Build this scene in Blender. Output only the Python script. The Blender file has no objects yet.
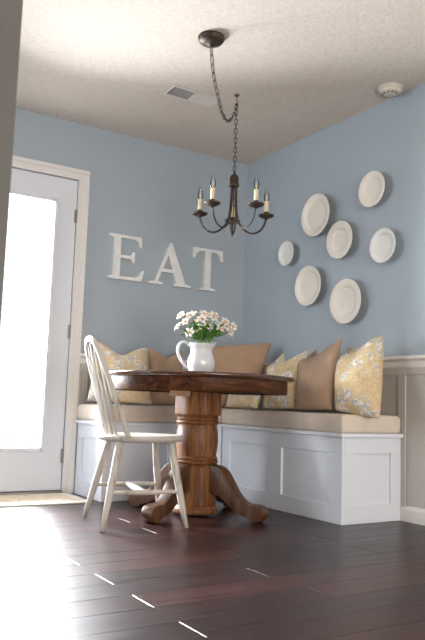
import bpy, bmesh, math, random
from mathutils import Vector, Matrix, noise
random.seed(7)
PI = math.pi
C = bpy.context.scene.collection
rad = math.radians

# ------------------------------------------------------------------ helpers
def ob(name, me, mat=None, parent=None, smooth=False, loc=None):
    if isinstance(me, bmesh.types.BMesh):
        m = bpy.data.meshes.new(name); me.to_mesh(m); me.free(); me = m
    o = bpy.data.objects.new(name, me); C.objects.link(o)
    if mat and not me.materials: me.materials.append(mat)
    if smooth:
        for p in me.polygons: p.use_smooth = True
    if parent: o.parent = parent
    if loc is not None: o.location = loc
    return o

def thing(name, label, cat, loc=(0, 0, 0), rotz=0, group=None):
    o = bpy.data.objects.new(name, None); C.objects.link(o)
    o.empty_display_size = .05
    o.location = loc; o.rotation_euler = (0, 0, rotz)
    o['label'] = label; o['category'] = cat
    if group: o['group'] = group
    return o

def tag(o, label, cat, group=None):
    o['label'] = label; o['category'] = cat
    if group: o['group'] = group
    return o

def struct(o):
    o['kind'] = 'structure'; return o

def sharp(o, ang=35):
    m = o.modifiers.new('es', 'EDGE_SPLIT'); m.split_angle = rad(ang); return o

def bevel(o, w, seg=2):
    m = o.modifiers.new('bv', 'BEVEL'); m.width = w; m.segments = seg; m.limit_method = 'ANGLE'; m.angle_limit = rad(40)
    return o

def box(bm, x0, x1, y0, y1, z0, z1):
    vs = [bm.verts.new(p) for p in [(x0,y0,z0),(x1,y0,z0),(x1,y1,z0),(x0,y1,z0),(x0,y0,z1),(x1,y0,z1),(x1,y1,z1),(x0,y1,z1)]]
    for f in [(0,3,2,1),(4,5,6,7),(0,1,5,4),(1,2,6,5),(2,3,7,6),(3,0,4,7)]:
        bm.faces.new([vs[i] for i in f])
    return vs

def B(*boxes):
    bm = bmesh.new()
    for b in boxes: box(bm, *b)
    return bm

def lathe(bm, prof, n=32, c=(0, 0, 0), rfun=None):
    """prof: list (r,z) from bottom to top"""
    rings = []
    for r, z in prof:
        if r < 1e-5:
            rings.append([bm.verts.new((c[0], c[1], c[2] + z))])
        else:
            ring = []
            for i in range(n):
                a = 2 * PI * i / n
                rr = r * (rfun(a, z) if rfun else 1)
                ring.append(bm.verts.new((c[0] + rr * math.cos(a), c[1] + rr * math.sin(a), c[2] + z)))
            rings.append(ring)
    for A, D in zip(rings, rings[1:]):
        if len(A) == 1 and len(D) == 1: continue
        for i in range(n):
            j = (i + 1) % n
            if len(A) == 1: bm.faces.new([A[0], D[j], D[i]])
            elif len(D) == 1: bm.faces.new([A[i], A[j], D[0]])
            else: bm.faces.new([A[i], A[j], D[j], D[i]])
    if len(rings[0]) > 1: bm.faces.new(list(reversed(rings[0])))
    if len(rings[-1]) > 1: bm.faces.new(rings[-1])
    return bm

def tube(bm, pts, radii, n=10, closed=False, flat=None, ref=None):
    """sweep circle (or flattened ellipse) along pts"""
    pts = [Vector(p) for p in pts]
    if not isinstance(radii, (list, tuple)): radii = [radii] * len(pts)
    N = len(pts); rings = []
    up = Vector(ref) if ref else None
    prev = None
    for i, p in enumerate(pts):
        if closed: t = pts[(i + 1) % N] - pts[i - 1]
        else: t = pts[min(i + 1, N - 1)] - pts[max(i - 1, 0)]
        t.normalize()
        if prev is None:
            a = up if up else (Vector((0, 0, 1)) if abs(t.z) < .9 else Vector((1, 0, 0)))
            u = (a - t * a.dot(t)).normalized()
        else:
            u = (prev - t * prev.dot(t)).normalized()
        prev = u
        v = t.cross(u)
        r = radii[i]; ry = r * (flat if flat else 1)
        rings.append([bm.verts.new(p + u * r * math.cos(2*PI*k/n) + v * ry * math.sin(2*PI*k/n)) for k in range(n)])
    seq = list(zip(rings, rings[1:]))
    if closed: seq.append((rings[-1], rings[0]))
    for A, D in seq:
        for k in range(n):
            bm.faces.new([A[k], A[(k+1) % n], D[(k+1) % n], D[k]])
    if not closed:
        bm.faces.new(list(reversed(rings[0]))); bm.faces.new(rings[-1])
    return bm

def spline(pts, n=8, closed=False):
    """catmull-rom"""
    P = [Vector(p) for p in pts]; out = []
    N = len(P)
    rng = range(N) if closed else range(N - 1)
    for i in rng:
        if closed: a, b, c, d = P[i-1], P[i], P[(i+1) % N], P[(i+2) % N]
        else: a, b, c, d = P[max(i-1, 0)], P[i], P[i+1], P[min(i+2, N-1)]
        for k in range(n):
            t = k / n
            out.append(.5 * ((2*b) + (c-a)*t + (2*a-5*b+4*c-d)*t*t + (3*b-a-3*c+d)*t**3))
    if not closed: out.append(P[-1])
    return out

def prism(bm, poly, fn, t0, t1):
    """poly 2D outline extruded from t0 to t1; fn(u,v,t)->xyz"""
    A = [bm.verts.new(fn(u, v, t0)) for u, v in poly]
    D = [bm.verts.new(fn(u, v, t1)) for u, v in poly]
    n = len(poly)
    bm.faces.new(A); bm.faces.new(list(reversed(D)))
    for i in range(n):
        bm.faces.new([A[i], D[i], D[(i+1) % n], A[(i+1) % n]])
    return bm

def fixn(bm):
    bmesh.ops.recalc_face_normals(bm, faces=bm.faces[:]); return bm

# ------------------------------------------------------------------ materials
def mat(name, col, rough=.5, metal=0, spec=.5, coat=0):
    m = bpy.data.materials.new(name); m.use_nodes = True
    b = m.node_tree.nodes['Principled BSDF']
    b.inputs['Base Color'].default_value = (*col, 1)
    b.inputs['Roughness'].default_value = rough
    b.inputs['Metallic'].default_value = metal
    b.inputs['Specular IOR Level'].default_value = spec
    b.inputs['Coat Weight'].default_value = coat
    m['b'] = 1
    return m

def nd(m, t, **kw):
    n = m.node_tree.nodes.new(t)
    for k, v in kw.items():
        if k in n.inputs: n.inputs[k].default_value = v
        else: setattr(n, k, v)
    return n

def lk(m, a, ao, b, bi): m.node_tree.links.new(a.outputs[ao], b.inputs[bi])

def coords(m, scale=(1, 1, 1), rot=(0, 0, 0)):
    tc = nd(m, 'ShaderNodeTexCoord'); mp = nd(m, 'ShaderNodeMapping')
    mp.inputs['Scale'].default_value = scale; mp.inputs['Rotation'].default_value = rot
    lk(m, tc, 'Object', mp, 'Vector'); return mp

def ramp(m, stops):
    r = nd(m, 'ShaderNodeValToRGB'); e = r.color_ramp.elements
    while len(e) < len(stops): e.new(.5)
    for el, (p, c) in zip(e, stops): el.position = p; el.color = (*c, 1)
    return r

def bsdf(m): return m.node_tree.nodes['Principled BSDF']

def noisy(m, c1, c2, scale=5, detail=4, sc=(1, 1, 1), lo=.35, hi=.65):
    mp = coords(m, sc); n = nd(m, 'ShaderNodeTexNoise', Scale=scale, Detail=detail)
    lk(m, mp, 'Vector', n, 'Vector'); r = ramp(m, [(lo, c1), (hi, c2)])
    lk(m, n, 'Fac', r, 'Fac'); lk(m, r, 'Color', bsdf(m), 'Base Color'); return n

def bump(m, scale, strength, dist=.002, detail=3, sc=(1, 1, 1)):
    mp = coords(m, sc); n = nd(m, 'ShaderNodeTexNoise', Scale=scale, Detail=detail)
    lk(m, mp, 'Vector', n, 'Vector')
    b = nd(m, 'ShaderNodeBump', Strength=strength, Distance=dist)
    lk(m, n, 'Fac', b, 'Height'); lk(m, b, 'Normal', bsdf(m), 'Normal'); return b

M = {}
M['wall'] = mat('blue_paint', (.33, .40, .445), .6, spec=.3)
noisy(M['wall'], (.362, .418, .466), (.374, .430, .480), 2.5, 2); bump(M['wall'], 120, .25, .001)
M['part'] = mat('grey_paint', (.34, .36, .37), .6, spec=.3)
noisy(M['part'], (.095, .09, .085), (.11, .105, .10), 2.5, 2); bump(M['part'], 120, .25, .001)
M['ceil'] = mat('knockdown_ceiling', (.60, .55, .50), .9, spec=.1)
noisy(M['ceil'], (.60, .53, .465), (.67, .60, .53), 60, 3); bump(M['ceil'], 90, .45, .005, 2)
M['trim'] = mat('white_trim_paint', (.74, .71, .68), .35)
bump(M['trim'], 30, .08, .001)
M['bench'] = mat('white_bench_paint', (.72, .755, .82), .5)
bump(M['bench'], 25, .08, .001)
M['wains'] = mat('cream_panel_paint', (.50, .465, .435), .5)
bump(M['wains'], 25, .08, .001)
M['door'] = mat('door_paint', (.68, .70, .745), .35)
bump(M['door'], 30, .05, .001)
M['dark'] = mat('dark_gap', (.02, .02, .02), .8)  # near-black colour standing in for shade inside gaps and openings
M['metal'] = mat('brushed_metal', (.30, .28, .26), .35, 1)
M['bronze'] = mat('aged_bronze', (.05, .034, .026), .5, .5)
noisy(M['bronze'], (.035, .025, .02), (.085, .055, .04), 40, 3)
M['candle'] = mat('cream_candle_sleeve', (.72, .60, .38), .5)
bump(M['candle'], 90, .3, .001, 2, (1, 1, .3))
M['plate'] = mat('cream_ceramic', (.70, .655, .575), .14, coat=.3)
noisy(M['plate'], (.78, .73, .65), (.80, .75, .67), 6, 2)
M['plateW'] = mat('white_ceramic', (.66, .67, .66), .14, coat=.3)
noisy(M['plateW'], (.74, .74, .71), (.77, .77, .74), 6, 2)
M['pitcher'] = mat('white_glaze', (.80, .80, .82), .12, coat=.5)
noisy(M['pitcher'], (.64, .65, .68), (.67, .68, .71), 5, 2)
M['letter'] = mat('whitewashed_wood', (.60, .60, .59), .6)
noisy(M['letter'], (.72, .71, .70), (.80, .79, .78), 30, 4); bump(M['letter'], 60, .2, .001)
M['chair'] = mat('chalky_white_paint', (.52, .48, .44), .5)
noisy(M['chair'], (.27, .21, .165), (.50, .46, .41), 22, 6, (1, 1, .35), .28, .46); bump(M['chair'], 50, .2, .001)
M['plastic'] = mat('ivory_plastic', (.62, .57, .48), .5)
noisy(M['plastic'], (.60, .55, .46), (.64, .59, .50), 20, 2)
M['ventw'] = mat('vent_enamel', (.66, .62, .57), .5)
noisy(M['ventw'], (.64, .60, .55), (.68, .64, .59), 20, 2)

def wood(name, c0, c1, c2, axis, rough, gs=1.0, coat=.2):
    m = mat(name, c1, rough, coat=coat)
    s = [22 * gs] * 3; s[axis] = 1.6 * gs
    mp = coords(m, tuple(s)); n = nd(m, 'ShaderNodeTexNoise', Scale=1.6, Detail=7, Distortion=.9)
    n.inputs['Roughness'].default_value = .65
    lk(m, mp, 'Vector', n, 'Vector')
    r = ramp(m, [(.30, c0), (.5, c1), (.72, c2)])
    lk(m, n, 'Fac', r, 'Fac'); lk(m, r, 'Color', bsdf(m), 'Base Color')
    b = nd(m, 'ShaderNodeBump', Strength=.12, Distance=.002)
    lk(m, n, 'Fac', b, 'Height'); lk(m, b, 'Normal', bsdf(m), 'Normal')
    return m
M['oakV'] = wood('oak_vertical_grain', (.055, .020, .007), (.165, .063, .021), (.31, .135, .048), 2, .45, 1.0, 0)
bsdf(M['oakV']).inputs['Specular IOR Level'].default_value = .3
M['oakD'] = wood('oak_leg_shaded', (.03, .012, .006), (.085, .034, .014), (.17, .075, .030), 2, .36, .9, .05)  # leg oak darkened to carry the shade of sides turned from the door
M['oakX'] = wood('oak_long_grain', (.022, .009, .005), (.075, .029, .013), (.15, .062, .028), 0, .42, .8, 0)
bsdf(M['oakX']).inputs['Specular IOR Level'].default_value = .12
M['oakT'] = wood('oak_table_top', (.035, .015, .010), (.08, .035, .022), (.14, .062, .038), 0, .16, .8, .5)
M['oakL'] = wood('pale_oak', (.34, .19, .09), (.46, .28, .15), (.55, .36, .2), 0, .5, .8, 0)

# floor: plank colour from a mesh attribute, fine grain along x
m = M['floor'] = mat('mahogany_planks', (.04, .015, .012), .25, spec=.36)
at = nd(m, 'ShaderNodeAttribute', attribute_name='plank')
mp = coords(m, (2.2, 34, 1)); n = nd(m, 'ShaderNodeTexNoise', Scale=1.5, Detail=6, Distortion=.6)
lk(m, mp, 'Vector', n, 'Vector')
ad = nd(m, 'ShaderNodeMath', operation='MULTIPLY_ADD'); ad.inputs[1].default_value = .55
lk(m, n, 'Fac', ad, 0)
ad2 = nd(m, 'ShaderNodeMath', operation='MULTIPLY'); ad2.inputs[1].default_value = .34
lk(m, at, 'Fac', ad2, 0); lk(m, ad2, 'Value', ad, 2)
r = ramp(m, [(.2, (.006, .003, .0035)), (.5, (.024, .0075, .007)), (.85, (.068, .020, .016))])
lk(m, ad, 'Value', r, 'Fac'); lk(m, r, 'Color', bsdf(m), 'Base Color')
rr = nd(m, 'ShaderNodeMapRange'); rr.inputs['To Min'].default_value = .23; rr.inputs['To Max'].default_value = .42
lk(m, n, 'Fac', rr, 'Value'); lk(m, rr, 'Result', bsdf(m), 'Roughness')
b = nd(m, 'ShaderNodeBump', Strength=.3, Distance=.003); lk(m, n, 'Fac', b, 'Height'); lk(m, b, 'Normal', bsdf(m), 'Normal')

def fabric(name, c1, c2, weave=420, rough=.85):
    m = mat(name, c1, rough, spec=.15)
    noisy(m, c1, c2, 9, 4); bump(m, weave, .25, .001, 2)
    bsdf(m).inputs['Sheen Weight'].default_value = .15
    return m
M['cush'] = fabric('oatmeal_cushion_fabric', (.64, .55, .465), (.70, .61, .52))
M['tan'] = fabric('tan_satin_fabric', (.36, .245, .165), (.42, .29, .20), 300, .6)
M['brown'] = fabric('camel_fabric', (.33, .215, .14), (.37, .25, .165), 300, .8)
def floral(name, base, base2, seed, sc=1.0):
    m = mat(name, base, .8, spec=.2)
    mp = coords(m, (1, 1, 1)); mp.inputs['Location'].default_value = (seed, seed*.7, 0)
    n0 = nd(m, 'ShaderNodeTexNoise', Scale=7*sc, Detail=2); lk(m, mp, 'Vector', n0, 'Vector')
    mx = nd(m, 'ShaderNodeMixRGB'); mx.inputs['Fac'].default_value = .10
    lk(m, mp, 'Vector', mx, 'Color1'); lk(m, n0, 'Color', mx, 'Color2')
    v = nd(m, 'ShaderNodeTexVoronoi', Scale=11*sc); lk(m, mx, 'Color', v, 'Vector')
    petals = nd(m, 'ShaderNodeTexVoronoi', Scale=48*sc); lk(m, mx, 'Color', petals, 'Vector')
    r1 = ramp(m, [(.36, (1, 1, 1)), (.54, (0, 0, 0))]); lk(m, v, 'Distance', r1, 'Fac')
    r2 = ramp(m, [(.35, (.40, .42, .43)), (.6, (.74, .70, .62))]); lk(m, petals, 'Distance', r2, 'Fac')
    n3 = nd(m, 'ShaderNodeTexNoise', Scale=24*sc, Detail=3, Distortion=1.5); lk(m, mp, 'Vector', n3, 'Vector')
    r3 = ramp(m, [(.40, base), (.48, base2), (.55, (.70, .56, .37)), (.62, base)]); lk(m, n3, 'Fac', r3, 'Fac')
    r4 = ramp(m, [(.38, (0, 0, 0)), (.48, (1, 1, 1))])
    n4 = nd(m, 'ShaderNodeTexNoise', Scale=30*sc, Detail=2); lk(m, mp, 'Vector', n4, 'Vector'); lk(m, n4, 'Fac', r4, 'Fac')
    mul = nd(m, 'ShaderNodeMixRGB', blend_type='MULTIPLY'); mul.inputs['Fac'].default_value = 1
    lk(m, r1, 'Color', mul, 'Color1'); lk(m, r4, 'Color', mul, 'Color2')
    mm = nd(m, 'ShaderNodeMixRGB'); lk(m, mul, 'Color', mm, 'Fac'); lk(m, r3, 'Color', mm, 'Color1'); lk(m, r2, 'Color', mm, 'Color2')
    lk(m, mm, 'Color', bsdf(m), 'Base Color')
    bump(m, 320, .2, .001, 2)
    return m
M['flo1'] = floral('yellow_floral_fabric', (.64, .49, .29), (.56, .41, .22), 0)
M['flo2'] = floral('pale_floral_fabric', (.66, .53, .35), (.62, .47, .28), 3.3)
M['petal'] = mat('blush_petal', (.84, .76, .70), .55)
noisy(M['petal'], (.86, .80, .74), (.76, .55, .48), 55, 3, lo=.42, hi=.68)
M['leaf'] = mat('leaf_green', (.07, .20, .035), .4)
noisy(M['leaf'], (.05, .15, .025), (.14, .30, .06), 18, 2)
M['stem'] = mat('stem_green', (.14, .30, .08), .5)
noisy(M['stem'], (.12, .27, .07), (.18, .34, .10), 20, 2)
M['anther'] = mat('yellow_throat', (.62, .42, .12), .6)
noisy(M['anther'], (.60, .40, .10), (.66, .46, .16), 60, 2)
M['mat'] = mat('jute_weave', (.62, .47, .30), .95, spec=.05)
noisy(M['mat'], (.56, .44, .31), (.80, .70, .56), 70, 4, (1, 2.5, 1)); bump(M['mat'], 160, .8, .004)
M['matedge'] = mat('cream_binding', (.78, .74, .66), .9, spec=.1)
noisy(M['matedge'], (.74, .70, .62), (.80, .76, .68), 80, 2); bump(M['matedge'], 300, .4, .001)
M['patio'] = mat('pale_concrete', (.75, .74, .72), .9)
noisy(M['patio'], (.22, .22, .21), (.28, .28, .27), 8, 4)
# thin window glass: clear with a faint mirror
def thin_glass(name, k):
    m = bpy.data.materials.new(name); m.use_nodes = True; nt = m.node_tree
    for n_ in list(nt.nodes): nt.nodes.remove(n_)
    o = nt.nodes.new('ShaderNodeOutputMaterial'); mx = nt.nodes.new('ShaderNodeMixShader')
    t = nt.nodes.new('ShaderNodeBsdfTransparent'); g = nt.nodes.new('ShaderNodeBsdfGlossy'); g.inputs['Roughness'].default_value = .03
    f = nt.nodes.new('ShaderNodeFresnel'); f.inputs['IOR'].default_value = k
    nt.links.new(f.outputs[0], mx.inputs[0]); nt.links.new(t.outputs[0], mx.inputs[1]); nt.links.new(g.outputs[0], mx.inputs[2])
    nt.links.new(mx.outputs[0], o.inputs[0]); return m
M['glass'] = thin_glass('clear_pane', 1.45)
M['bulb'] = thin_glass('clear_bulb_glass', 1.45)
M['hot'] = mat('filament', (.9, .75, .5), .4)

# ------------------------------------------------------------------ room
H = 2.44; XE = -1.278; D = .445; L = 1.597; LEDGE = .466
XW = -5.2; YB = -7.2
struct(ob('ceiling', B((XW-.1, .12, YB-.1, .12, H, H+.1)), M['ceil']))
# left wall with the opening of the door
DX0, DX1, DZ = -2.19, -1.358, 2.046
struct(ob('wall_left', B((DX1, 0.0, 0, .12, 0, H), (XW, DX0, 0, .12, 0, H), (DX0, DX1, 0, .12, DZ, H)), M['wall']))
struct(ob('wall_right', B((0, .12, YB, .12, 0, H)), M['wall']))
struct(ob('wall_back', B((XW, 0, YB-.1, YB, 0, H)), M['wall']))
struct(ob('wall_far_side', B((XW-.1, XW, YB, .12, 0, H)), M['wall']))
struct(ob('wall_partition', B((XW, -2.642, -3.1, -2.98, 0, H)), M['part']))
struct(ob('ground_outside', B((-8, 6, .12, 9, -.14, -.06)), M['patio']))

# plank floor: one mesh, bevelled boards
bm = bmesh.new(); lay = bm.loops.layers.color.new('plank') if False else None
cols = []
PW = .1475; k = -13
def plank(x0, x1, y0, y1):
    ex, ey, dz = .0024, .0013, .0011
    g = .0006
    z = 0
    lo = [(x0+g, y0+g), (x1-g, y0+g), (x1-g, y1-g), (x0+g, y1-g)]
    hi = [(x0+ex, y0+ey), (x1-ex, y0+ey), (x1-ex, y1-ey), (x0+ex, y1-ey)]
    a = [bm.verts.new((p[0], p[1], -dz)) for p in lo]; b = [bm.verts.new((p[0], p[1], 0)) for p in hi]
    c = random.random()
    fs = [bm.faces.new(b)] + [bm.faces.new([a[i], a[(i+1) % 4], b[(i+1) % 4], b[i]]) for i in range(4)]
    for f in fs: cols.append(c)
y = -1.4425 + PW * 10
row = -10
while y > YB:
    y1, y0 = min(y, .06), y - PW
    off = (-1.975 if row % 2 == 0 else -1.975 + .6 + .07 * math.sin(row * 2.3))
    x = off - 1.215 * 4
    while x < 0.0:
        xa, xb = max(x, XW), min(x + 1.215, 0.0)
        if xb > XW + .01 and y1 > y0: plank(xa, xb, max(y0, YB), y1)
        x += 1.215
    y -= PW; row += 1
nv = len(bm.faces)
box(bm, XW-.1, .12, YB-.1, .12, -.1, -.003)
cols += [0.0] * 6
me = bpy.data.meshes.new('floor'); bm.to_mesh(me); bm.free()
attr = me.attributes.new('plank', 'FLOAT', 'FACE')
for i, c in enumerate(cols): attr.data[i].value = c
struct(ob('floor', me, M['floor']))

# --- door
dr = struct(bpy.data.objects.new('door_1', None)); C.objects.link(dr); dr.location = (DX0, 0, 0)
dx = DX0
W_ = DX1 - DX0
gx0, gx1, gz0, gz1 = .125, -1.484-dx, .262, 1.897
dy0, dy1 = .005, .05
ob('door_slab', B((.004, gx0, dy0, dy1, .022, DZ-.004), (gx1, W_-.004, dy0, dy1, .022, DZ-.004),
   (gx0, gx1, dy0, dy1, .022, gz0), (gx0, gx1, dy0, dy1, gz1, DZ-.004)), M['door'], dr)
fw = .026
bevel(ob('glazing_bead', B((gx0, gx0+fw, dy0-.012, dy1, gz0, gz1), (gx1-fw, gx1, dy0-.012, dy1, gz0, gz1),
   (gx0+fw, gx1-fw, dy0-.012, dy1, gz0, gz0+fw), (gx0+fw, gx1-fw, dy0-.012, dy1, gz1-fw, gz1)), M['door'], dr), .006)
ob('glass_pane', B((gx0+fw, gx1-fw, .025, .029, gz0+fw, gz1-fw)), M['glass'], dr)
for hz in (1.80, 1.03, .235):
    bm = bmesh.new(); tube(bm, [(W_-.002, -.006, hz-.045), (W_-.002, -.006, hz+.045)], .0065, 10)
    box(bm, W_-.016, W_+.012, -.004, .004, hz-.044, hz+.044)
    ob('hinge', bm, M['metal'], dr)
bm = bmesh.new(); lathe(bm, [(0, 0), (.026, .004), (.03, .02), (.024, .036), (.011, .04), (.011, .06), (.03, .062), (.03, .066)], 20)
bmesh.ops.rotate(bm, verts=bm.verts[:], cent=(0, 0, 0), matrix=Matrix.Rotation(-PI/2, 3, 'X'))
bmesh.ops.translate(bm, verts=bm.verts[:], vec=(.065, -.062, .95))
ob('door_knob', bm, M['metal'], dr, True)
struct(ob('door_light_stop', B((DX1-.02, DX1, .052, .12, .018, DZ), (DX0, DX0+.02, .052, .12, .018, DZ), (DX0, DX1, .052, .12, DZ-.02, DZ), (DX0, DX1, .052, .10, .016, .04)), M['dark']))  # dark strips added behind the door gaps to block light
# casing with a stepped moulding
CW = .07
def casing(bm, a0, a1, depth):   # inset box around the opening
    pass
bm = B((DX1, DX1+CW, -.014, 0, 0, DZ), (DX1+CW*.62, DX1+CW, -.022, -.014, 0, DZ), (DX1, DX1+.012, -.019, -.014, 0, DZ))
box(bm, DX0-CW, DX0, -.014, 0, 0, DZ); box(bm, DX0-CW, DX0-CW*.62, -.022, -.014, 0, DZ)
box(bm, DX0-CW, DX1+CW, -.014, 0, DZ, DZ+CW); box(bm, DX0-CW, DX1+CW, -.022, -.014, DZ+CW*.62, DZ+CW); box(bm, DX0, DX1, -.019, -.014, DZ, DZ+.012)
struct(ob('trim_1', bm, M['trim']))
struct(ob('trim_2', B((DX0, DX1, -.03, .12, -.002, .018)), M['metal']))  # sill
# --- wainscot both walls
RZ = .893
def wains(name, boxes): return struct(ob(name, B(*boxes), M['wains']))
bx = [(XE-.01, -.012, -.008, 0, .0, .83)]
bx += [(XE-.01, 0, -.016, -.008, .77, .83)]
for xx in (-1.24, -.93, -.62, -.31): bx.append((xx-.02, xx+.02, -.016, -.008, 0, .77))
bevel(wains('wall_left_panelling', bx), .002, 1)
bx = [(-.008, 0, YB, 0, 0, .80), (-.016, -.008, YB, 0, .79, .832)]
for yy in (-.3, -.62, -.94, -1.26, -1.60, -2.25, -2.9, -3.55, -4.2, -4.85): bx.append((-.016, -.008, yy-.03 if yy != -1.60 else -1.628, yy+.03, .08, .79))
bevel(wains('wall_right_panelling', bx), .002, 1)
# chair rail (two runs)
prof = [(0, .828), (.014, .828), (.018, .842), (.020, .862), (.030, .872), (.040, .876), (.040, .890), (.034, .894), (0, .894)]
bm = bmesh.new(); prism(bm, prof, lambda u, v, t: (-u, t, v), YB, 0); struct(ob('trim_3', fixn(bm), M['trim']))
bm = bmesh.new(); prism(bm, prof, lambda u, v, t: (t, -u, v), XE-.01, 0); struct(ob('trim_4', fixn(bm), M['trim']))
prof = [(0, 0), (.018, 0), (.018, .064), (.013, .074), (.010, .083), (0, .083)]
bm = bmesh.new(); prism(bm, prof, lambda u, v, t: (-u, t, v), YB, -L-.0005); struct(ob('baseboard_right', fixn(bm), M['trim']))

# ------------------------------------------------------------------ corner benches (face-frame with recessed panels)
def frame_face(bm, u0, u1, z0, z1, panels, fn, t=.014):
    """raised frame around rectangular panels, fn(u,z,d)->xyz with d outwards; panels list (pu0,pu1,pz0,pz1)"""
    us = sorted({u0, u1, *[p[0] for p in panels], *[p[1] for p in panels]})
    pz0, pz1 = panels[0][2], panels[0][3]
    def bxx(a, b, c, d):
        P = [fn(a, c, 0), fn(b, d, t)]
        box(bm, *sorted((P[0][0], P[1][0])), *sorted((P[0][1], P[1][1])), *sorted((P[0][2], P[1][2])))
    bxx(u0, u1, z0, pz0); bxx(u0, u1, pz1, z1)
    for a, b in zip(us, us[1:]):
        if not any(p[0] <= a + 1e-6 and b <= p[1] + 1e-6 for p in panels): bxx(a, b, pz0, pz1)
t = .014
def bench(name, label, carc, frames, lid, cush_boxes, loc):
    r = thing(name, label, 'bench', loc)
    return r
# the left one
lb = thing('storage_bench', 'white panelled built-in bench along the wall beside the glass door, behind the chair', 'bench', (XE/2, -D/2, 0))
def rel(o, root):
    o.parent = root; o.matrix_parent_inverse = Matrix.Translation(-Vector(root.location)); return o
PZ = (.092, .359)
rel(ob('carcass', B((XE+t, -D-.001, -D+t, -.017, 0, LEDGE-.022)), M['bench']), lb)
bm = bmesh.new(); frame_face(bm, -D, -.017, 0, LEDGE-.022, [(-.345, -.10, *PZ)], lambda u, z, d: (XE+t-d, u, z)); bevel(rel(ob('end_panel_frame', bm, M['bench']), lb), .002, 1)
bm = bmesh.new(); frame_face(bm, XE+t, -D-.001, 0, LEDGE-.022, [(-1.19, -.84, *PZ), (-.765, -.53, *PZ)], lambda u, z, d: (u, -D+t-d, z)); bevel(rel(ob('front_panel_frame', bm, M['bench']), lb), .002, 1)
bevel(rel(ob('lid', B((XE-.02, -D-.001, -D-.02, -.017, LEDGE-.022, LEDGE)), M['bench']), lb), .005)
# the right one
rb = thing('storage_bench', 'white panelled built-in bench along the plate wall, its panelled end free at right', 'bench', (-D/2, -L/2, 0))
rel(ob('carcass', B((-D+t, -.017, -L+t, -.017, 0, LEDGE-.022)), M['bench']), rb)
bm = bmesh.new(); frame_face(bm, -L, -D-.003, 0, LEDGE-.022, [(-1.49, -1.083, *PZ), (-.962, -.538, *PZ)], lambda u, z, d: (-D+t-d, u, z)); bevel(rel(ob('front_panel_frame', bm, M['bench']), rb), .002, 1)
bm = bmesh.new(); frame_face(bm, -D+t, -.017, 0, LEDGE-.022, [(-.35, -.092, *PZ)], lambda u, z, d: (u, -L+t-d, z)); bevel(rel(ob('end_panel_frame', bm, M['bench']), rb), .002, 1)
bevel(rel(ob('lid', B((-D-.02, -.017, -L-.02, -D-.021, LEDGE-.022, LEDGE), (-D+.001, -.017, -D-.021, -.017, LEDGE-.022, LEDGE)), M['bench']), rb), .005)

# cushions
def cushion(x0, x1, y0, y1, z0, z1, seed, seam=None):
    bm = bmesh.new(); nx, ny, nz = 28, 28, 6
    nx = max(8, int((x1-x0)/.03)); ny = max(8, int((y1-y0)/.03))
    bmesh.ops.create_grid(bm, x_segments=1, y_segments=1, size=.5); bm.clear()
    box(bm, x0, x1, y0, y1, z0, z1)
    bmesh.ops.subdivide_edges(bm, edges=[e for e in bm.edges if abs((e.verts[0].co-e.verts[1].co).x) > .01], cuts=nx)
    bmesh.ops.subdivide_edges(bm, edges=[e for e in bm.edges if abs((e.verts[0].co-e.verts[1].co).y) > .01 and abs((e.verts[0].co-e.verts[1].co).x) < .001], cuts=ny, use_grid_fill=True)
    bmesh.ops.subdivide_edges(bm, edges=[e for e in bm.edges if abs((e.verts[0].co-e.verts[1].co).z) > .01], cuts=4)
    for v in bm.verts:
        p = v.co; e = .03
        # round vertical sides slightly, puff the top
        wz = (p.z - z0) / (z1 - z0)
        b_ = 4 * wz * (1 - wz) * .010
        if abs(p.x-x0) < 1e-4: p.x -= b_ - .006
        if abs(p.x-x1) < 1e-4: p.x += 0
        if abs(p.y-y0) < 1e-4: p.y -= b_ - .006
        n_ = noise.noise(Vector((p.x*5, p.y*5, p.z*4 + seed)))
        if wz > .9:
            p.z += n_ * .006
        elif wz > .05: p.y += n_ * .004; p.x += n_ * .002
    return bm
c = tag(ob('seat_cushion', cushion(XE-.012, -D-.012, -D-.008, -.022, LEDGE, .568, 1), M['cush'], None, True), 'oatmeal box cushion on the bench by the door, left of the table pedestal', 'cushion')
bevel(c, .014, 3)
c = tag(ob('seat_cushion', cushion(-D-.006, -.024, -L-.008, -.022, LEDGE, .563, 5), M['cush'], None, True), 'oatmeal box cushion on the bench along the plate wall, running to its free end', 'cushion')
bevel(c, .014, 3)

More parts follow.
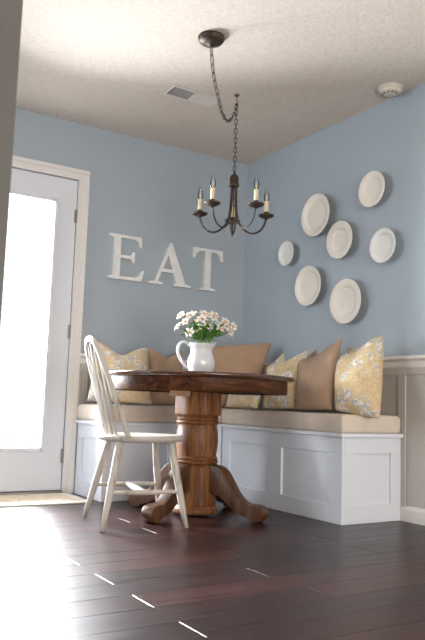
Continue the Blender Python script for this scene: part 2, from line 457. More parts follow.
# ------------------------------------------------------------------ pillows (four corners, concave edges, chopped top)
def pillow(label, BL, BR, TR, TL, T, m, chop=.0, seed=0, pull=.06, group=None, name='throw_pillow', bs=0.0):
    BL, BR, TR, TL = map(Vector, (BL, BR, TR, TL))
    base = (BL + BR) / 2
    n = ((BR - BL).cross(TL - BL)).normalized()
    N = 22; bm = bmesh.new(); fr, bk = {}, {}
    ctr = (BL+BR+TR+TL)/4
    for i in range(N+1):
        for j in range(N+1):
            u, v = -1 + 2*i/N, -1 + 2*j/N
            a, b = (u+1)/2, (v+1)/2
            p = BL*(1-a)*(1-b) + BR*a*(1-b) + TR*a*b + TL*(1-a)*b
            # concave edges
            pu, pv = pull*(1-v*v)*abs(u)**3*u/abs(u) if u else 0, pull*(1-u*u)*abs(v)**3*(v/abs(v)) if v else 0
            U = ((BR-BL)*(1-b) + (TR-TL)*b); Vv = ((TL-BL)*(1-a) + (TR-BR)*a)
            p = p - U*pu*.5*.9 - Vv*(pv*.5*(.9 if v > 0 else bs))
            if chop and v > -.2:
                w = ((v+.2)/1.2)**2 * math.exp(-(u*2.1)**2)
                p = p - Vv.normalized()*chop*w
            h = T * (max(0, (1-u**2)*(1-v**2)))**.42
            ns = noise.noise(Vector((u*2.2+seed, v*2.2, seed*1.7)))
            crease = .10*math.sin(5*(u+v*.6)+seed)*(1-abs(u))
            h *= 1 + .22*ns + crease*.6
            if chop: h *= 1 - .35*math.exp(-((u*3)**2))*max(0, v)**1.5
            fr[i, j] = bm.verts.new(p + n*h - base)
            if 0 < i < N and 0 < j < N: bk[i, j] = bm.verts.new(p - n*h*.85 - base)
            else: bk[i, j] = fr[i, j]
    for i in range(N):
        for j in range(N):
            bm.faces.new([fr[i, j], fr[i+1, j], fr[i+1, j+1], fr[i, j+1]])
            q = [bk[i, j], bk[i, j+1], bk[i+1, j+1], bk[i+1, j]]
            q = list(dict.fromkeys(q))
            if len(q) > 2:
                try: bm.faces.new(q)
                except ValueError: pass
    o = ob(name, bm, m, None, True, base)
    sub = o.modifiers.new('s', 'SUBSURF'); sub.levels = sub.render_levels = 1
    tag(o, label, 'pillow', group); return o
GP = 'throw pillows along the corner bench'
pillow('large pale floral pillow at the far left, behind the chair back',
    (-1.285, -.15, .582), (-.915, -.36, .572), (-.862, -.16, .960), (-1.225, -.10, .985), .080, M['flo2'], .075, 1, group=GP, bs=0)
pillow('light tan chopped pillow between the left floral pillow and the white pitcher',
    (-.90, -.25, .572), (-.64, -.26, .572), (-.565, -.10, .962), (-.845, -.10, .965), .055, M['tan'], .06, 2, group=GP)
pillow('wide camel brown lumbar pillow in the room corner, behind the flowers',
    (-.58, -.24, .575), (-.215, -.46, .575), (-.10, -.52, 1.03), (-.49, -.11, .995), .055, M['brown'], 0, 3, .03, group=GP)
pillow('small yellow floral pillow lying low behind the right side of the table apron',
    (-.41, -.42, .574), (-.37, -.73, .574), (-.28, -.70, .72), (-.34, -.40, .72), .05, M['flo2'], 0, 4, .04, group=GP)
pillow('yellow floral pillow just right of the table edge, left of the large tan pillow',
    (-.37, -.79, .575), (-.35, -1.09, .578), (-.14, -.95, .955), (-.19, -.57, .85), .058, M['flo1'], .03, 5, group=GP)
pillow('mostly hidden yellow floral pillow, its tip showing nearest the brown lumbar pillow',
    (-.16, -.54, .572), (-.16, -.83, .572), (-.085, -.62, .955), (-.085, -.38, .86), .03, M['flo2'], .01, 6, group=GP)
pillow('mostly hidden pale tan pillow, its tip showing left of the large tan pillow',
    (-.15, -.87, .572), (-.15, -1.14, .572), (-.08, -.955, .970), (-.08, -.70, .88), .03, M['tan'], .01, 7, group=GP)
pillow('large smooth tan pillow with a sharp upright corner',
    (-.375, -1.12, .575), (-.36, -1.42, .58), (-.16, -1.275, 1.01), (-.21, -.925, .872), .06, M['tan'], .03, 8, group=GP)
pillow('mostly hidden pale floral pillow, its tip showing between the two largest right pillows',
    (-.15, -1.26, .572), (-.15, -1.50, .572), (-.08, -1.40, .975), (-.08, -1.22, .955), .03, M['flo2'], .0, 9, group=GP)
pillow('large yellow floral pillow with grey blue blossoms at the bench\'s free right end',
    (-.375, -1.455, .585), (-.30, -1.72, .540), (-.14, -1.585, 1.005), (-.20, -1.275, .862), .10, M['flo1'], .03, 10, pull=-.05, group=GP)

# ------------------------------------------------------------------ pedestal table
TX, TY = -.972, -1.012
tb = thing('pedestal_table', 'round brown oak pedestal table with four scrolled feet in front of the benches', 'table', (TX, TY, 0))
R_ = .528
bm = bmesh.new()
lathe(bm, [(0, .724), (R_-.03, .724), (R_-.014, .726), (R_-.004, .732), (R_, .739), (R_-.002, .746), (R_-.009, .750), (R_-.02, .751), (0, .751)], 96)
sharp(ob('tabletop', bm, M['oakT'], tb, True), 50)
bm = bmesh.new()
lathe(bm, [(.455, .655), (.483, .655), (.487, .66), (.487, .724), (.455, .724)], 96)
bm.faces.ensure_lookup_table()
caps = [f for f in bm.faces if len(f.verts) > 4]
bmesh.ops.delete(bm, geom=caps, context='FACES_ONLY')
# close inner side
vs = [v for v in bm.verts if abs(v.co.xy.length-.455) < 1e-4]
lo = sorted([v for v in vs if v.co.z < .7], key=lambda v: math.atan2(v.co.y, v.co.x)); hi = sorted([v for v in vs if v.co.z > .7], key=lambda v: math.atan2(v.co.y, v.co.x))
for i in range(len(lo)): bm.faces.new([lo[i], hi[i], hi[(i+1) % len(lo)], lo[(i+1) % len(lo)]])
fixn(bm)
sharp(ob('apron', bm, M['oakX'], tb, True), 50)
# runners / cleats under the top
for i, (a, w, s) in enumerate(((0, .9, -.12), (0, .9, .12))):
    bm = B((-.45, .45, s-.02, s+.02, .66, .724)); bmesh.ops.rotate(bm, verts=bm.verts[:], cent=(0, 0, 0), matrix=Matrix.Rotation(rad(26), 3, 'Z'))
    ob('runner', bm, M['oakX'], tb)
cb = bevel(ob('cleat', B((-.12, -.01, -.05, .03, .632, .662)), M['oakL'], tb), .003)
cb.rotation_euler = (0, 0, rad(-31.8)); cb.location = (-.075, -.058, .0)
def col_r(a, z):
    if z > .527 or .055 < z < .268:   # octagonal blocks
        k = PI/4; x = ((a + rad(13)) % k) - k/2
        return math.cos(k/2)/math.cos(x) * 1.04
    return 1
bm = bmesh.new()
lathe(bm, [(.095, .01), (.118, .012), (.124, .022), (.124, .036), (.116, .048), (.113, .054), (.112, .056), (.116, .060), (.116, .255), (.110, .264), (.104, .268),
   (.112, .272), (.118, .279), (.119, .286), (.114, .292), (.110, .294), (.115, .299), (.115, .306), (.107, .312),
   (.108, .325), (.113, .36), (.116, .395), (.113, .44), (.106, .474), (.108, .482), (.116, .487), (.119, .494), (.116, .501), (.111, .504), (.116, .509), (.117, .516), (.110, .522),
   (.116, .528), (.128, .536), (.130, .545), (.130, .655)], 64, rfun=col_r)
sharp(ob('pedestal_column', bm, M['oakV'], tb, True), 28)
# four curved legs
upper = [(.085, .268), (.125, .270), (.165, .262), (.20, .235), (.235, .185), (.265, .14), (.30, .105), (.335, .088), (.375, .088), (.41, .082), (.432, .060), (.432, .036), (.415, .012), (.40, .002)]
lower = [(.36, .002), (.352, .014), (.335, .022), (.30, .030), (.26, .048), (.22, .075), (.18, .105), (.14, .125), (.085, .13)]
legp = [tuple(p)[:2] for p in spline([(a, b, 0) for a, b in upper], 3)] + [tuple(p)[:2] for p in spline([(a, b, 0) for a, b in lower], 3)]
for a in (26, 116, 206, 296):
    bm = bmesh.new(); ca, sa = math.cos(rad(a)), math.sin(rad(a))
    prism(bm, legp, lambda u, v, t_: (u*ca - t_*sa, u*sa + t_*ca, v), -.034, .034)
    o = ob('leg', fixn(bm), M['oakD'], tb); bevel(o, .008, 3)
    o.data.polygons.foreach_set('use_smooth', [True]*len(o.data.polygons)); 

# ------------------------------------------------------------------ windsor chair
ch = thing('windsor_chair', 'distressed white bow-back spindle chair facing the round table', 'chair', (-1.385, -1.145, 0), rad(-9))
SZ = .432
def seat_outline(n=56):
    out = []
    for i in range(n):
        a = 2*PI*i/n
        r = .208 + .012*math.cos(2*a) + .006*math.cos(3*a)
        out.append((r*math.cos(a)*1.0, r*math.sin(a)*.98))
    return out
def srow(k, z, dish=0): return [(x*k, y*k, z) for x, y in seat_outline()]
bm = bmesh.new(); rows = [srow(.86, SZ-.034), srow(.97, SZ-.027), srow(1.0, SZ-.014), srow(.985, SZ-.003), srow(.93, SZ), srow(.75, SZ-.006), srow(.45, SZ-.011), srow(.15, SZ-.012)]
rv = [[bm.verts.new(p) for p in r0] for r0 in rows]
for A, D_ in zip(rv, rv[1:]):
    for i in range(len(A)): bm.faces.new([A[i], A[(i+1) % len(A)], D_[(i+1) % len(A)], D_[i]])
bm.faces.new(list(reversed(rv[0]))); bm.faces.new(rv[-1])
ob('seat', bm, M['chair'], ch, True)
# legs (top -> foot)
feet = {'nl': ((-.135, -.115), (-.228, -.218)), 'nr': ((.118, -.118), (.185, -.208)), 'fl': ((-.125, .115), (-.216, .20)), 'fr': ((.118, .115), (.185, .195))}
def legpt(k, z):
    (x0, y0), (x1, y1) = feet[k]; t_ = 1 - z/(SZ-.02); return Vector((x0+(x1-x0)*t_, y0+(y1-y0)*t_, z))
for k in feet:
    bm = bmesh.new(); zs = [SZ-.012, .36, .25, .18, .08, .0]
    tube(bm, [legpt(k, z) for z in zs], [.0135, .0175, .0185, .018, .0145, .0115], 14)
    ob('leg', bm, M['chair'], ch, True)
def rod(name, A, B_, r0, r1, ):
    bm = bmesh.new(); A, B_ = Vector(A), Vector(B_)
    tube(bm, [A.lerp(B_, t_) for t_ in (0, .15, .35, .5, .65, .85, 1)], [r0, r0*1.05, (r0+r1*1.4)/2.2, r1, (r0+r1*1.4)/2.2, r0*1.05, r0], 12)
    return ob(name, bm, M['chair'], ch, True)
s1, s2 = (legpt('nl', .168), legpt('nr', .168)), (legpt('fl', .168), legpt('fr', .168))
rod('stretcher', s1[0], s1[1], .0085, .0125); rod('stretcher', s2[0], s2[1], .0085, .0125)
rod('stretcher', s1[0].lerp(s1[1], .5), s2[0].lerp(s2[1], .5), .009, .016)
# bow
def lean(z): return -.110 - .178*((z-SZ)/.48)**.9 if z > SZ else -.110
bowp = []
for yy, zz in [(-.170, SZ-.01), (-.172, .50), (-.168, .58), (-.158, .68), (-.136, .77), (-.104, .845), (-.058, .884), (0, .896)]:
    bowp.append((yy, zz))
bowp += [(-a, b_) for a, b_ in reversed(bowp[:-1])]
path = spline([(lean(z), y_, z) for y_, z in bowp], 6)
bm = bmesh.new(); tube(bm, path, .0135, 12, flat=1.15); ob('bow_back', bm, M['chair'], ch, True)
def bow_z(yq):
    best = None
    for p in path:
        if p.z > .55 and (best is None or abs(p.y-yq) < abs(best.y-yq)): best = p
    return best
for i in range(5):
    q = -1 + i*.5
    top = bow_z(q*.108); bot = Vector((-.168 + .018*abs(q), q*.105, SZ-.008))
    bm = bmesh.new(); tube(bm, [bot.lerp(top, t_) for t_ in (0, .15, .3, .5, .8, 1)], [.0065, .008, .0095, .008, .006, .0055], 10)
    ob('spindle', bm, M['chair'], ch, True)

# ------------------------------------------------------------------ pitcher with flowers
px, py = -.966, -1.014
pt = thing('pitcher', 'white ceramic pitcher with a loop handle in the middle of the round table', 'pitcher', (px, py, .751), rad(-31.8))
prf = [(0, 0), (.050, 0), (.058, .004), (.066, .02), (.076, .045), (.080, .068), (.076, .092), (.066, .115), (.060, .132), (.061, .147), (.068, .165), (.073, .178), (.071, .180), (.065, .168), (.057, .148), (.056, .132), (.062, .115), (.072, .09), (.075, .068), (.070, .045), (.05, .015), (0, .012)]
bm = bmesh.new(); lathe(bm, prf, 48)
for v in bm.verts:
    z = v.co.z; w = max(0, min(1, (z-.13)/.05))
    a = math.atan2(v.co.y, v.co.x)
    sp = math.exp(-(a/.42)**2)
    v.co.x += .016*w*sp; v.co.z += w*(.014*sp + .006*math.exp(-((abs(a)-PI)/.8)**2) - .006)
ob('pitcher_body', bm, M['pitcher'], pt, True)
hp = spline([(-.064, 0, .160), (-.085, 0, .180), (-.112, 0, .178), (-.130, 0, .152), (-.128, 0, .115), (-.110, 0, .080), (-.090, 0, .055), (-.072, 0, .038)], 6)
bm = bmesh.new(); tube(bm, hp, [.0085]*len(hp), 12, flat=1.25); ob('handle', bm, M['pitcher'], pt, True)

def flower(i, p, d, size, label):
    """a lily-like bloom: six petals, throat, stem and leaves"""
    p = Vector(p); d = Vector(d).normalized()
    q = d.to_track_quat('Z', 'Y')
    f = thing('cut_flower', label, 'flower', p, 0, 'blush lily-like blooms in the white pitcher')
    bm = bmesh.new()
    for k in range(6):
        big = k % 2 == 0
        a0 = k*PI/3 + i*.7
        rows = []
        Ln = size*(1 if big else .95); Wd = size*(.66 if big else .42)
        for s in range(7):
            t_ = s/6
            w = Wd*max(.08, math.sin(PI*min(1, t_*.80+.12)))**.7 * (1 if s < 6 else .5)
            r_ = Ln*(.06+.86*t_**1.15); h_ = Ln*(.95*t_ - .62*t_**2.4) + (.0 if big else .002)
            row = []
            for c_ in (-1, 0, 1):
                x_, y_ = r_, c_*w*.5
                z_ = h_ + abs(c_)*.10*size*(1-t_)
                v = Vector((x_*math.cos(a0)-y_*math.sin(a0), x_*math.sin(a0)+y_*math.cos(a0), z_))
                row.append(bm.verts.new(q @ v))
            rows.append(row)
        for A, D_ in zip(rows, rows[1:]):
            for c_ in range(2): bm.faces.new([A[c_], A[c_+1], D_[c_+1], D_[c_]])
    o = ob('petals', bm, M['petal'], f, True)
    s_ = o.modifiers.new('t', 'SOLIDIFY'); s_.thickness = .0008
    bm = bmesh.new()
    for k in range(5):
        a = k*1.257; e = q @ Vector((.006*math.cos(a), .006*math.sin(a), size*.5))
        tube(bm, [q @ Vector((0, 0, .004)), e*.6, e], [.0008, .0007, .0014], 5)
    ob('stamens', bm, M['anther'], f)
    top = Vector((px, py, .751+.172))
    off = Vector((random.uniform(-.035, .035), random.uniform(-.035, .035), 0))
    mouth = top + off
    bot = Vector((px, py, .79)) - off*.5
    mid = mouth.lerp(p, .55) + Vector((0, 0, .010))
    st = spline([Vector((0, 0, 0)), mid-p, mouth-p, bot-p], 5)
    bm = bmesh.new(); tube(bm, st, .0022, 6); ob('stem', bm, M['stem'], f, True)
    for k in range(7):
        t_ = (k+.5)/7; root = mouth.lerp(p, .10+.65*t_) - p
        dirv = (p-mouth).normalized()
        a = k*2.4 + i; dd = (dirv*.75 + Vector((math.cos(a), math.sin(a), random.uniform(-.25, .5)))*.75).normalized()
        leaf(f, root, dd, random.uniform(.055, .085), random.uniform(.009, .014))
    return f
def leaf(f, root, d, ln, w):
    s = d.cross(Vector((0, 0, 1))).normalized(); u = s.cross(d)
    bm = bmesh.new(); rows = []
    for k in range(7):
        t_ = k/6; c_ = root + d*(ln*t_) + Vector((0, 0, -.2*ln*t_*t_)); ww = w*math.sin(PI*min(1, t_*.93+.06))
        rows.append([bm.verts.new(c_ - s*ww + u*ww*.25), bm.verts.new(c_), bm.verts.new(c_ + s*ww + u*ww*.25)])
    for A, D_ in zip(rows, rows[1:]):
        for c_ in range(2): bm.faces.new([A[c_], A[c_+1], D_[c_+1], D_[c_]])
    return ob('leaf', bm, M['leaf'], f, True)
fl = [(-1.071,-.952,1.085),(-1.022,-.983,1.089),(-.999,-.99,1.055),(-.961,-1.018,1.100),(-.978,-1.03,1.068),(-1.087,-.943,1.018),(-1.034,-.985,.990),(-.916,-1.05,1.070),(-.880,-1.075,1.020),(-.852,-1.083,1.056),(-.832,-1.098,1.000),(-.812,-1.106,1.032),(-.94,-.95,1.075),(-.90,-1.03,1.092),(-1.055,-.97,1.050),(-.945,-1.04,1.030),(-.985,-1.00,1.015),(-.862,-1.07,1.035)]
cx_, cy_ = -2.989, -4.386
where = ['top left of the bunch', 'at the top, second from the left', 'just below the top left pair', 'highest of the bunch, in the middle', 'upper middle, right below the highest bloom', 'farthest left, hanging over the pitcher handle', 'low at left, just above the pitcher handle', 'upper right of the middle', 'right of centre, facing forward', 'upper right of the bunch', 'lowest at right, near the spout', 'farthest right of the bunch', 'at the back of the bunch, away from the chair', 'at top, just right of the highest bloom', 'upper left, under the top left bloom', 'in the centre, among the leaves', 'low centre, above the pitcher rim', 'right of centre, behind its neighbours']
for i, p_ in enumerate(fl):
    p2 = Vector(p_)
    out = (p2 - Vector((px, py, .93))); out.z *= .8
    view = Vector((cx_, cy_, .6)) - p2; view.normalize()
    flower(i, p2 - out.normalized()*.014, out.normalized()*.9 + view*.7 + Vector((random.uniform(-.3,.3), random.uniform(-.3,.3), random.uniform(-.1,.3))), .036 + .004*math.sin(i*2.1), 'blush white bloom '+where[i])

# ------------------------------------------------------------------ letters E A T (serif, on the left wall)
def letter(ch_, label, pieces):
    xs = [p[0] for q in pieces for p in q]; x0 = (min(xs)+max(xs))/2
    bm = bmesh.new()
    for i, q in enumerate(pieces):
        prism(bm, [(a-x0, b_-1.415) for a, b_ in q], lambda u, v, t_: (u, t_, v), -.0003*i, -.024-.0004*i)
    o = ob('wall_letter', fixn(bm), M['letter'], None, False, (x0, -.001, 1.415))
    tag(o, label, 'letter', 'wooden letters spelling EAT'); return o
z0, z1 = 1.415, 1.722
ex = -1.138
letter('E', 'whitewashed wooden wall letter E, first of the word EAT', [
  [(ex+.052, z0+.012), (ex+.098, z0+.012), (ex+.098, z1-.012), (ex+.052, z1-.012)],
  [(ex+.012, z0), (ex+.262, z0), (ex+.284, z0+.075), (ex+.270, z0+.078), (ex+.245, z0+.040), (ex+.215, z0+.022), (ex+.110, z0+.020), (ex+.040, z0+.022), (ex+.012, z0+.014)],
  [(ex+.012, z1), (ex+.252, z1), (ex+.258, z1-.068), (ex+.244, z1-.068), (ex+.232, z1-.034), (ex+.205, z1-.021), (ex+.110, z1-.019), (ex+.040, z1-.021), (ex+.012, z1-.013)],
  [(ex+.09, 1.562), (ex+.175, 1.562), (ex+.195, 1.535), (ex+.206, 1.535), (ex+.206, 1.614), (ex+.195, 1.614), (ex+.175, 1.584), (ex+.09, 1.582)]])
ax = -.822
letter('A', 'whitewashed wooden wall letter A, middle of the word EAT', [
  [(ax+.048, z0+.01), (ax+.070, z0+.01), (ax+.178, z1-.03), (ax+.168, z1)],
  [(ax+.168, z1), (ax+.142, z1-.060), (ax+.232, z0+.01), (ax+.300, z0+.01), (ax+.178, z1)],
  [(ax+.085, z0+.092), (ax+.235, z0+.092), (ax+.230, z0+.114), (ax+.092, z0+.114)],
  [(ax+.0, z0), (ax+.115, z0), (ax+.115, z0+.012), (ax+.080, z0+.022), (ax+.045, z0+.022), (ax, z0+.012)],
  [(ax+.205, z0), (ax+.340, z0), (ax+.340, z0+.012), (ax+.305, z0+.022), (ax+.225, z0+.022), (ax+.205, z0+.012)]])
tx = -.462
letter('T', 'whitewashed wooden wall letter T, last of the word EAT', [
  [(tx+.100, z0+.01), (tx+.146, z0+.01), (tx+.146, z1-.01), (tx+.100, z1-.01)],
  [(tx+.0, z1), (tx+.246, z1), (tx+.250, z1-.080), (tx+.236, z1-.080), (tx+.220, z1-.040), (tx+.190, z1-.022), (tx+.056, z1-.022), (tx+.026, z1-.040), (tx+.010, z1-.080), (tx-.004, z1-.080)],
  [(tx+.058, z0), (tx+.188, z0), (tx+.188, z0+.012), (tx+.150, z0+.022), (tx+.096, z0+.022), (tx+.058, z0+.012)]])

# ------------------------------------------------------------------ plates on the right wall
def plate(y_, z_, dia, m, label, well=.62, oval=1.0):
    r = dia/2
    prf = [(0, -.004), (r*.55, -.004), (r*.60, -.002), (r*.98, -.020), (r, -.022), (r*.995, -.025), (r*.96, -.0255), (r*.80, -.0225), (r*well*1.06, -.0205), (r*well, -.0185), (r*well*.95, -.0125), (r*well*.88, -.0105), (r*.3, -.0100), (0, -.0100)]
    prf = [(a, -b_) for a, b_ in prf]
    bm = bmesh.new(); lathe(bm, prf, 64)
    for v in bm.verts:
        x, yq, zq = v.co; v.co = (-zq, yq, x*oval)
    fixn(bm)
    o = ob('wall_plate', bm, m, None, True, (-.034, y_ - .02, z_ - .013)); tag(o, label, 'plate', 'plates hung on the blue wall'); 
    return o
plate(-1.378, 1.908, .218, M['plate'], 'cream round plate hung highest on the blue wall, nearest the ceiling', .66)
plate(-.865, 1.858, .283, M['plate'], 'large cream plate at upper left of the group, above the small plate', .72)
plate(-1.10, 1.650, .238, M['plate'], 'cream plate with a deep well in the middle of the group', .58)
plate(-1.470, 1.549, .205, M['plateW'], 'whitish patterned plate farthest right in the group', .7)
plate(-.560, 1.652, .172, M['plateW'], 'smallest plate, farthest left on the blue wall near the corner', .7)
plate(-.800, 1.396, .266, M['plate'], 'large plain cream plate at lower left of the group', .74)
plate(-1.160, 1.256, .278, M['plate'], 'large cream plate hung lowest on the wall, above the pillows', .66)

# ------------------------------------------------------------------ ceiling vent and smoke detector
vt = thing('ceiling_vent', 'rectangular white ceiling air vent with dark open louvres at its left end', 'vent', (-.975, -.822, H))
bm = B((-.165, .165, -.072, -.056, -.008, 0), (-.165, .165, .056, .072, -.008, 0), (-.165, -.149, -.056, .056, -.008, 0), (.149, .165, -.056, .056, -.008, 0), (-.012, -.004, -.056, .056, -.008, 0))
bevel(ob('frame', bm, M['ventw'], vt), .003, 1)
ob('duct_shade', B((-.149, .149, -.056, .056, -.0012, 0)), M['dark'], vt)  # flat sheet, the shade inside the duct painted near-black
for k in range(12):
    xk = -.142 + k*.0115
    bm = bmesh.new(); prism(bm, [(xk+.0045, -.001), (xk+.0065, -.001), (xk+.0045, -.0085), (xk+.0005, -.0085)], lambda u, v, t_: (u, t_, v), -.056, .056)
    ob('louvre', fixn(bm), M['ventw'], vt)
for k in range(12):
    xk = .000 + k*.012
    bm = bmesh.new(); prism(bm, [(xk, -.001), (xk+.0015, -.001), (xk+.0135, -.008), (xk+.012, -.008)], lambda u, v, t_: (u, t_, v), -.056, .056)
    ob('louvre', fixn(bm), M['ventw'], vt)
sd = thing('smoke_detector', 'round ivory smoke detector on the ceiling above the plate wall', 'smoke detector', (-.105, -1.592, H))
bm = bmesh.new(); lathe(bm, [(.058, -.016), (.072, -.014), (.073, -.002), (.070, 0)], 40); ob('base', bm, M['plastic'], sd, True)
bm = bmesh.new(); lathe(bm, [(0, -.044), (.022, -.044), (.026, -.041), (.045, -.040), (.056, -.034), (.062, -.022), (.060, -.015)], 48, rfun=lambda a, z: 1 - (.05 if (int(a/(2*PI)*24) % 2 and -.041 < z < -.02) else 0)); ob('cover', bm, M['plastic'], sd)
bm = bmesh.new()
for k in range(12):
    a = k*PI/6; tube(bm, [(.052*math.cos(a), .052*math.sin(a), -.0385), (.035*math.cos(a), .035*math.sin(a), -.0415)], .0022, 6)
ob('vent_slots', bm, M['dark'], sd)

# ------------------------------------------------------------------ chandelier
HX, HY = -.765, -.989
cd = thing('chandelier', 'five-arm bronze candle chandelier on a chain swagged from its ceiling canopy', 'chandelier', (HX, HY, 1.6))
def cr(name, bm, m='bronze', parent=cd, sm=True):
    o = ob(name, bm, M[m], None, sm)
    if parent is cd: rel(o, cd)
    return o
# canopy
kx, ky = -1.248, -1.476
bm = bmesh.new(); lathe(bm, [(0, -.050), (.010, -.050), (.014, -.044), (.035, -.040), (.056, -.030), (.066, -.016), (.068, -.004), (.066, 0)], 40, (kx, ky, H))
cr('canopy', bm)
# hook
hk = thing('swag_hook', 'small bronze swag hook in the ceiling carrying the chandelier chain', 'hook', (HX, HY, H))
bm = bmesh.new(); lathe(bm, [(0, -.010), (.008, -.010), (.015, -.006), (.017, 0)], 20); ob('hook_base', bm, M['bronze'], hk, True)
pp = spline([(0, 0, -.006), (0, 0, -.026), (.008, .006, -.036), (.013, .010, -.050), (.006, .005, -.064), (-.005, -.004, -.064), (-.010, -.008, -.054)], 6)
bm = bmesh.new(); tube(bm, pp, .0028, 8); ob('hook_bend', bm, M['bronze'], hk, True)
# chain
def link(bm, p, d, rot, ln, w=.0095, r=.0021):
    q = d.to_track_quat('Z', 'X') @ Matrix.Rotation(rot, 3, 'Z').to_quaternion()
    pts = []
    for k in range(14):
        a = 2*PI*k/14
        s = math.sin(a); c_ = math.cos(a)
        pts.append(p + q @ Vector((w*c_, 0, (ln/2-w)*(1 if s > 0 else -1)*min(1, abs(s)*3) + w*s)))
    tube(bm, pts, r, 6, closed=True)
def chain(pts, ln=.040):
    P = spline(pts, 24); acc = 0; step = ln - .009; nxt = step/2; bm = bmesh.new(); i = 0
    for a, b_ in zip(P, P[1:]):
        sgl = (b_-a).length
        while nxt <= acc + sgl:
            p = a.lerp(b_, (nxt-acc)/sgl); link(bm, p, (b_-a).normalized(), (i % 2)*PI/2 + .5, ln); i += 1; nxt += step
        acc += sgl
    tube(bm, [p + Vector((.002, .002, 0)) for p in P[::4]], .0016, 6)
    return bm
cr('swag_chain', chain([(kx, ky, 2.39), (-1.196, -1.423, 2.279), (-1.093, -1.317, 2.205), (-1.023, -1.246, 2.170), (-.918, -1.139, 2.190), (-.821, -1.04, 2.275), (HX, HY, 2.372)], .052))
cr('drop_chain', chain([(HX, HY, 2.374), (HX, HY, 2.2), (HX, HY, 2.05), (HX, HY, 1.965)], .038))
bm = bmesh.new(); lathe(bm, [(0, 1.872), (.026, 1.872), (.031, 1.878), (.031, 1.888), (.027, 1.893), (.027, 1.925), (.022, 1.940), (.010, 1.948), (.006, 1.955), (.006, 1.968), (0, 1.97)], 28, (HX, HY, 0))
cr('bell_cap', bm)
base_az = math.atan2(HY-cy_, HX-cx_)   # one arm points away from the entrance
RC = .209
for k in range(5):
    a = base_az + k*2*PI/5 + .02
    def P(r, z): return (HX + r*math.cos(a), HY + r*math.sin(a), z)
    pth = spline([P(.014, 1.885), P(.017, 1.80), P(.022, 1.72), P(.038, 1.66), P(.075, 1.618), P(.120, 1.603), P(.165, 1.62), P(.193, 1.655), P(RC, 1.702)], 7)
    bm = bmesh.new(); tube(bm, pth, .0036, 8, flat=1.7, ref=(-math.sin(a), math.cos(a), 0))
    # little tail curl below the bundle
    tl = spline([P(.024, 1.71), P(.020, 1.65), P(.010, 1.60), P(.004, 1.585), P(-.006, 1.592)], 5)
    tube(bm, tl, .003, 6)
    arm = cr('arm', bm)
    c0 = P(RC, 0)
    bm = bmesh.new(); lathe(bm, [(0, 1.698), (.010, 1.698), (.013, 1.704), (.030, 1.708), (.044, 1.716), (.048, 1.724), (.045, 1.725), (.034, 1.718), (.018, 1.716), (.016, 1.728), (.016, 1.742), (0, 1.742)], 32, (c0[0], c0[1], 0), rfun=lambda a_, z: 1 + (.035*math.cos(8*a_) if 1.71 < z < 1.726 else 0))
    cup = cr('candle_cup', bm)
    bm = bmesh.new(); lathe(bm, [(0, 1.740), (.0125, 1.740), (.013, 1.760), (.0122, 1.78), (.0128, 1.806), (.010, 1.810), (0, 1.810)], 18, (c0[0], c0[1], 0), rfun=lambda a_, z: 1 + .05*math.sin(3*a_ + z*90))
    cr('candle_sleeve', bm, 'candle')
    bm = bmesh.new(); lathe(bm, [(.009, 1.808), (.0145, 1.822), (.0165, 1.835), (.0145, 1.852), (.0085, 1.872), (.003, 1.888), (0, 1.893)], 18, (c0[0], c0[1], 0))
    bl = cr('flame_bulb', bm, 'bulb')
    bm = bmesh.new(); tube(bm, [(c0[0], c0[1], 1.808), (c0[0], c0[1], 1.835)], .0028, 6); tube(bm, [(c0[0]-.004, c0[1], 1.835), (c0[0], c0[1], 1.852), (c0[0]+.004, c0[1], 1.835)], .0008, 5)
    fi = ob('filament', bm, M['hot']); fi.parent = bl; fi.matrix_parent_inverse = Matrix.Identity(4)

# ------------------------------------------------------------------ door mat
mt = thing('door_mat', 'tan woven door mat with a pale border on the floor before the glass door', 'mat', (-1.76, -.25, 0))
mx0, mx1, my0, my1 = -.43, .425, -.21, .205
bevel(ob('woven_field', B((mx0+.05, mx1-.05, my0+.06, my1-.03, 0.0005, .010)), M['mat'], mt), .003)
bevel(ob('border', B((mx0, mx1, my0, my0+.06, 0.0005, .009), (mx0, mx1, my1-.03, my1, 0.0005, .009), (mx0, mx0+.05, my0+.06, my1-.03, 0.0005, .009), (mx1-.05, mx1, my0+.06, my1-.03, 0.0005, .009)), M['matedge'], mt), .003)

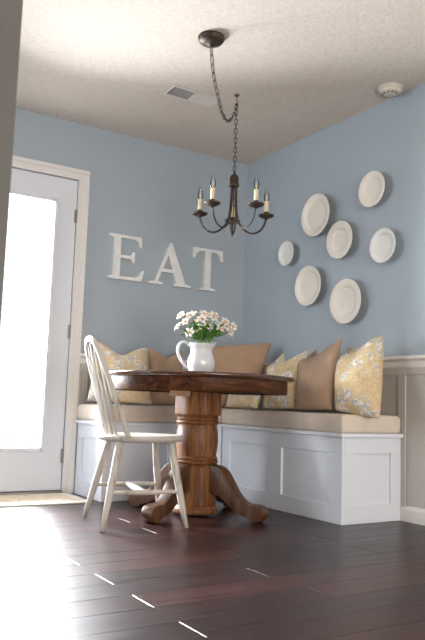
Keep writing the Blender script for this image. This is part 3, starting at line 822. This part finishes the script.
# ------------------------------------------------------------------ lights, world, camera
def area(name, loc, target, sx, sy, power, col):
    l = bpy.data.lights.new(name, 'AREA'); l.shape = 'RECTANGLE'; l.size = sx; l.size_y = sy; l.energy = power; l.color = col
    o = bpy.data.objects.new(name, l); C.objects.link(o); o.location = loc
    o.rotation_euler = (Vector(target)-Vector(loc)).to_track_quat('-Z', 'Y').to_euler(); return o
area('sunlit_patio_bounce', (-1.9, 1.1, .05), (-1.5, .2, 1.2), 2.6, 1.6, 12, (1.0, .93, .84))
area('daylight_through_door', (-1.85, .75, 1.65), (-1.75, -.5, 1.36), 2.4, 2.2, 1150, (.93, .96, 1.0))
area('fill_behind_camera', (-3.3, -6.9, 1.5), (-1.5, -1, 1.3), 1.8, 1.4, 42, (1.0, .93, .84))  # unseen soft fill lamp, added to lift the room from behind
area('left_fill', (-4.9, -.8, 1.5), (0, -1.4, 1.3), 1.0, 1.5, 42, (.9, .95, 1.0))  # cool fill lamp added at left to brighten the plate wall
area('ceiling_fill', (-1.6, -6.2, .6), (-.5, -.6, 2.44), 2.0, 1.6, 90, (1.0, .93, .85))  # warm lamp added out of view, aimed up to even the ceiling
bpy.data.objects['daylight_through_door'].data.spread = rad(128)
w = bpy.data.worlds.new('sky'); bpy.context.scene.world = w; w.use_nodes = True
bg = w.node_tree.nodes['Background']; bg.inputs['Color'].default_value = (.86, .93, 1, 1); bg.inputs['Strength'].default_value = 3.0

cam = bpy.data.cameras.new('camera'); co = bpy.data.objects.new('camera', cam); C.objects.link(co)
cam.sensor_fit = 'VERTICAL'; cam.sensor_height = 36; cam.lens = 707.207*36/640
yaw, pitch, roll = .5546, .1167, .0331
fwv = Vector((math.sin(yaw)*math.cos(pitch), math.cos(yaw)*math.cos(pitch), math.sin(pitch)))
r0 = Vector((math.cos(yaw), -math.sin(yaw), 0)); u0 = r0.cross(fwv)
r2 = math.cos(roll)*r0 + math.sin(roll)*u0; u2 = -math.sin(roll)*r0 + math.cos(roll)*u0
co.matrix_world = Matrix(((r2.x, u2.x, -fwv.x, -2.9885), (r2.y, u2.y, -fwv.y, -4.3863), (r2.z, u2.z, -fwv.z, .6005), (0, 0, 0, 1)))
cam.dof.use_dof = True; cam.dof.focus_distance = 3.9; cam.dof.aperture_fstop = 7.0
cam.clip_start = .05
bpy.context.scene.camera = co
sc = bpy.context.scene
sc.view_settings.view_transform = 'Standard'
sc.view_settings.exposure = .34
